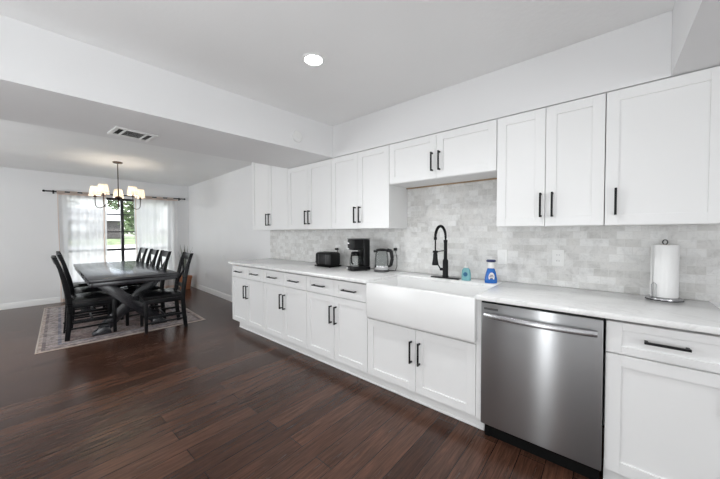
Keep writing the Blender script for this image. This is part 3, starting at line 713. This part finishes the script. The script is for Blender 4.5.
# chairs: local +y is the front (sitter looks to +y); back at -y
def make_chair(label):
    t = thing('dining_chair', label, 'chair', (0, 0, 0), 0, 'black dining chairs around the table')
    w, d = .225, .215
    s = MB(); b = bmesh.new(); bmesh.ops.create_cube(b, size=1)
    bmesh.ops.scale(b, vec=(.455, .43, .05), verts=b.verts)
    bmesh.ops.subdivide_edges(b, edges=b.edges[:], cuts=7, use_grid_fill=True)
    for v in b.verts:
        if v.co.z > 0:
            e = max(abs(v.co.x)/.2275, abs(v.co.y)/.215); v.co.z += .018*(1-e**4)
            if e > .99: v.co.z -= .010
        if v.co.y < 0: v.co.x *= .93+.07*(1+v.co.y/.215)
    s._add(b, Matrix.Translation((0, .012, .463)))
    s.build('seat', 'leather', t)
    MB().beam((-.205, .205, .405), (.205, .205, .405), .055, .022, .002, (0, 1, 0)).beam((-.19, -.20, .405), (.19, -.20, .405), .055, .022, .002, (0, 1, 0))\
        .beam((-.208, -.19, .405), (-.208, .195, .405), .055, .022, .002, (1, 0, 0)).beam((.208, -.19, .405), (.208, .195, .405), .055, .022, .002, (1, 0, 0)).build('seat_frame', 'black_wood', t)
    for sx_ in (-1, 1):
        MB().beam((sx_*.208, .205, .437), (sx_*.208, .207, 0), .043, .043, .003, (1, 0, 0), .034, .034).build('leg', 'black_wood', t)
        q = MB()
        P = [(-.240, 0), (-.218, .18), (-.205, .40), (-.212, .50), (-.238, .68), (-.278, .86), (-.325, 1.012)]
        P = [(y+.0, z) for y, z in P]
        front = [(y+.025-.004*(z > .8), z) for y, z in P]; back = [(y-.025+.006*(z > .8 or z < .1), z) for y, z in P]
        poly = front+back[::-1]
        q.prism(poly, sx_*.208-.019, sx_*.208+.019, Matrix(((0, 0, 1, 0), (1, 0, 0, 0), (0, 1, 0, 0), (0, 0, 0, 1))), .003)
        q.build('rear_leg', 'black_wood', t)
        MB().beam((sx_*.208, -.235, .20), (sx_*.208, .19, .20), .03, .018, .002, (1, 0, 0)).build('side_stretcher', 'black_wood', t)
        MB().beam((sx_*.208, -.255, .13), (sx_*.208, .19, .13), .02, .016, .002, (1, 0, 0)).build('side_stretcher', 'black_wood', t)
    MB().beam((-.195, .0, .20), (.195, .0, .20), .03, .018, .002, (0, 1, 0)).build('cross_stretcher', 'black_wood', t)
    def rail(z0, z1, bow, name):
        q = MB(); bm = q.bm; N = 10; rg = []
        yz = lambda z: -.238-(z-.68)*.222 if z < .86 else -.278-(z-.86)*.31
        for i in range(N+1):
            u = -1+2*i/N; x = u*.192; dy = -bow*(1-u*u)
            rg.append([bm.verts.new((x, yz(z0)+dy+.010, z0)), bm.verts.new((x, yz(z1)+dy+.010, z1)), bm.verts.new((x, yz(z1)+dy-.010, z1)), bm.verts.new((x, yz(z0)+dy-.010, z0))])
        for a, c in zip(rg, rg[1:]):
            for k in range(4): bm.faces.new((a[k], c[k], c[(k+1) % 4], a[(k+1) % 4]))
        bm.faces.new(rg[0]); bm.faces.new(rg[-1][::-1]); bmesh.ops.recalc_face_normals(bm, faces=bm.faces[:])
        q.build(name, 'black_wood', t)
    rail(.92, 1.005, .018, 'top_rail'); rail(.545, .585, .012, 'lower_rail')
    MB().beam((-.185, -.217, .585), (.185, -.302, .92), .036, .014, .002, (0, 1, .0)).build('back_slat', 'black_wood', t)
    MB().beam((.185, -.219, .585), (-.185, -.304, .92), .036, .013, .002, (0, 1, .0)).build('back_slat', 'black_wood', t)
    return t
chair = None
def put(s, c, ang, label, z=FZ):
    global chair
    loc = W2(s, c, z); rz = TH+ang
    if chair is None:
        chair = make_chair(label); chair.location = loc; chair.rotation_euler = (0, 0, rz)
    else: dup(chair, loc, rz, label)
GL = 'black dining chair '
# right side of the table (sitters face -c): rotate so local +y -> -c
put(1.09, .30, R(180-4), GL+'nearest the camera on the kitchen side of the table', .0002)
put(.47, .185, R(180), GL+'second from the camera along the kitchen side of the table')
put(-.18, .175, R(180), GL+'third from the camera along the kitchen side of the table')
put(-.86, .155, R(180), GL+'at the window end of the kitchen side of the table')
# left side
put(.66, -.385, R(0), GL+'nearest the camera on the far left side of the table')
put(.06, -.33, R(0), GL+'second from the camera on the left side of the table')
put(-.58, -.32, R(0), GL+'at the window end of the left side of the table')

# chandelier
cx, cy = -5.94, -.838
t = thing('chandelier', 'bronze five-arm chandelier with white fabric shades over the dining table', 'chandelier', (cx, cy, 1.70))
ZC = CE-1.70
MB().lathe([(0, ZC-.0005), (.062, ZC-.0005), (.064, ZC-.012), (.055, ZC-.022), (.012, ZC-.030), (0, ZC-.032)], n=32).build('canopy', 'bronze', t)
MB().tube([(0, 0, ZC-.03), (0, 0, .17)], .0065, 10).build('stem', 'bronze', t)
MB().lathe([(0, .19), (.015, .185), (.045, .165), (.048, .155), (.03, .14), (.012, .125), (.010, .05), (.014, .035), (.010, .018), (0, .01)], n=28).build('hub', 'bronze', t)
va = math.atan2(cy+1.8754, cx)   # direction from the camera to the chandelier
for k in range(5):
    a = va + k*2*math.pi/5; dx, dy = math.cos(a), math.sin(a); Rr = .295
    pts = []
    for u, z in ((.03, .155), (.08, .135), (.14, .07), (.19, .012), (.235, -.008), (.27, .0), (.29, .03), (.295, .08), (.295, .16)): pts.append((dx*u, dy*u, z))
    arm = MB().tube(pts, .0055, 8).build('arm', 'bronze', t)
    MB().lathe([(0, .155), (.022, .16), (.024, .168), (.012, .172), (.012, .215), (0, .215)], (dx*Rr, dy*Rr, 0), 16).build('candle_socket', 'bronze', arm)
    MB().lathe([(.074, .185), (.052, .325), (.0505, .325), (.0725, .185), (.074, .185)], (dx*Rr, dy*Rr, 0), 32).build('lamp_shade', 'shade', arm)
    gb = MB().lathe([(0, .216), (.010, .22), (.017, .24), (.02, .26), (.014, .285), (0, .293)], (dx*Rr, dy*Rr, 0), 16).build('bulb', emit('warm_bulb', (1, .87, .70), CHANDELIER*20), arm)

# curtains
t = thing('curtain_rod', 'dark curtain rod with end knobs above the dining window', 'curtain rod', (XW+.10, -.43, 2.06))
pitchz = .035/2.26
def rodz(y): return 2.065+(y+1.56)*.0165
MB().tube([(0, -1.56+.43, rodz(-1.56)-2.06), (0, .70+.43, rodz(.70)-2.06)], .0115, 12).build('rod', 'black_metal', t)
for y in (-1.575, .712): MB().lathe([(0, -.02), (.014, -.016), (.020, 0), (.014, .016), (0, .02)], (0, y+.43, rodz(y)-2.06), 16).build('finial', 'black_metal', t)
for y in (-1.45, .62): MB().box(-.098, -.09, y+.43-.012, y+.43+.012, rodz(y)-2.06-.035, rodz(y)-2.06+.03, .002).tube([(-.092, y+.43, rodz(y)-2.06-.014), (-.002, y+.43, rodz(y)-2.06-.016)], .006, 8).build('bracket', 'black_metal', t)
def curtain(y0, y1, label, folds, phase, hems):
    xr = XW+.10
    zt = rodz((y0+y1)/2)+.012
    t = thing('curtain', label, 'curtain', (xr, (y0+y1)/2, 0), 0, 'white sheer curtains')
    NX, NZ = 110, 26; w = y1-y0
    def pos(u, v, off=0):
        y = (u-.5)*w; z = .012+(rodz((y0+y1)/2+y)-.016-.012)*v
        amp = .022*(.6+.6*(1-v)); ph = phase+.5*math.sin(3*u+2*v)
        return Vector((off+amp*math.sin(folds*2*math.pi*u+ph)+.006*math.sin(23*u+4*v)-.028, y+.012*math.sin(5*v+9*u)*(1-v), z))
    def sheet(u0, u1, v0, v1, off, nx, nz):
        mb = MB(); bm = mb.bm
        g = [[bm.verts.new(pos(u0+(u1-u0)*i/nx, v0+(v1-v0)*j/nz, off)) for i in range(nx+1)] for j in range(nz+1)]
        for j in range(nz):
            for i in range(nx): bm.faces.new((g[j][i], g[j][i+1], g[j+1][i+1], g[j+1][i]))
        return mb
    sheet(0, 1, 0, 1, 0, NX, NZ).build('panel', 'sheer', t)
    for u0, u1 in hems: sheet(u0, u1, 0, 1, .003, 3, NZ).build('side_hem', 'hem', t)
    sheet(0, 1, 0, .03, .003, NX, 2).build('bottom_hem', 'hem', t)
    sheet(0, 1, .982, 1, .003, NX, 2).build('header_band', 'hem', t)
    n = 4
    for k in range(n):            # loops of cloth over the rod
        u0 = (k+.25)/n; ya = (u0-.5)*w; hw_ = w/n*.30; zz = rodz((y0+y1)/2+ya)
        mb = MB(); bm = mb.bm; rg = []
        for j in range(13):
            a = R(-140)+R(280)*j/12
            rg.append([bm.verts.new((.0165*math.cos(a-R(-90)) if False else .0165*math.sin(a), ya-hw_, zz+.0165*math.cos(a))), bm.verts.new((.0165*math.sin(a), ya+hw_, zz+.0165*math.cos(a)))])
        rg.insert(0, [bm.verts.new((-.024, ya-hw_, zz-.035)), bm.verts.new((-.024, ya+hw_, zz-.035))])
        rg.append([bm.verts.new((-.012, ya-hw_, zz-.040)), bm.verts.new((-.012, ya+hw_, zz-.040))])
        for a, b in zip(rg, rg[1:]): bm.faces.new((a[0], a[1], b[1], b[0]))
        mb.build('rod_loop', 'hem', t)
    return t
curtain(-1.405, -.715, 'white sheer curtain panel left of the window gap', 6, .4, ((0, .016), (.93, .965)))
curtain(-.265, .565, 'white sheer curtain panel right of the window gap', 6, 1.7, ((.03, .05),))

# corner plant
t = thing('potted_plant', 'grey-green potted plant in terracotta pot in the dining room corner', 'plant', (-7.45, .60, 0))
MB().lathe([(0, .001), (.095, .001), (.10, .01), (.135, .25), (.145, .255), (.147, .295), (.135, .30), (.128, .29), (.122, .26), (0, .26)], n=32).build('pot', 'terracotta', t)
MB().lathe([(0, .262), (.121, .262), (.10, .272), (0, .278)], n=24).build('soil', 'soil', t)
lf = MB(); bm = lf.bm
for k in range(20):
    a = random.uniform(0, 6.28); rr = random.uniform(.01, .06); H = random.uniform(.45, .85); lean = random.uniform(.02, .16)
    d = Vector((math.cos(a), math.sin(a), 0)); side = Vector((-d.y, d.x, 0)); prev = None
    for j in range(7):
        v = j/6; c = d*(rr+lean*v*v)+Vector((0, 0, .27+H*v*(1-.12*v*lean*4))); hw_ = .012*(1-v)**.6*(.5+v*.8)+.0006
        c.y = min(c.y, .18)
        cur = (bm.verts.new(c-side*hw_), bm.verts.new(c+d*.003), bm.verts.new(c+side*hw_))
        if prev: bm.faces.new((prev[0], prev[1], cur[1], cur[0])); bm.faces.new((prev[1], prev[2], cur[2], cur[1]))
        prev = cur
lf.build('leaves', 'leaf_dry', t)
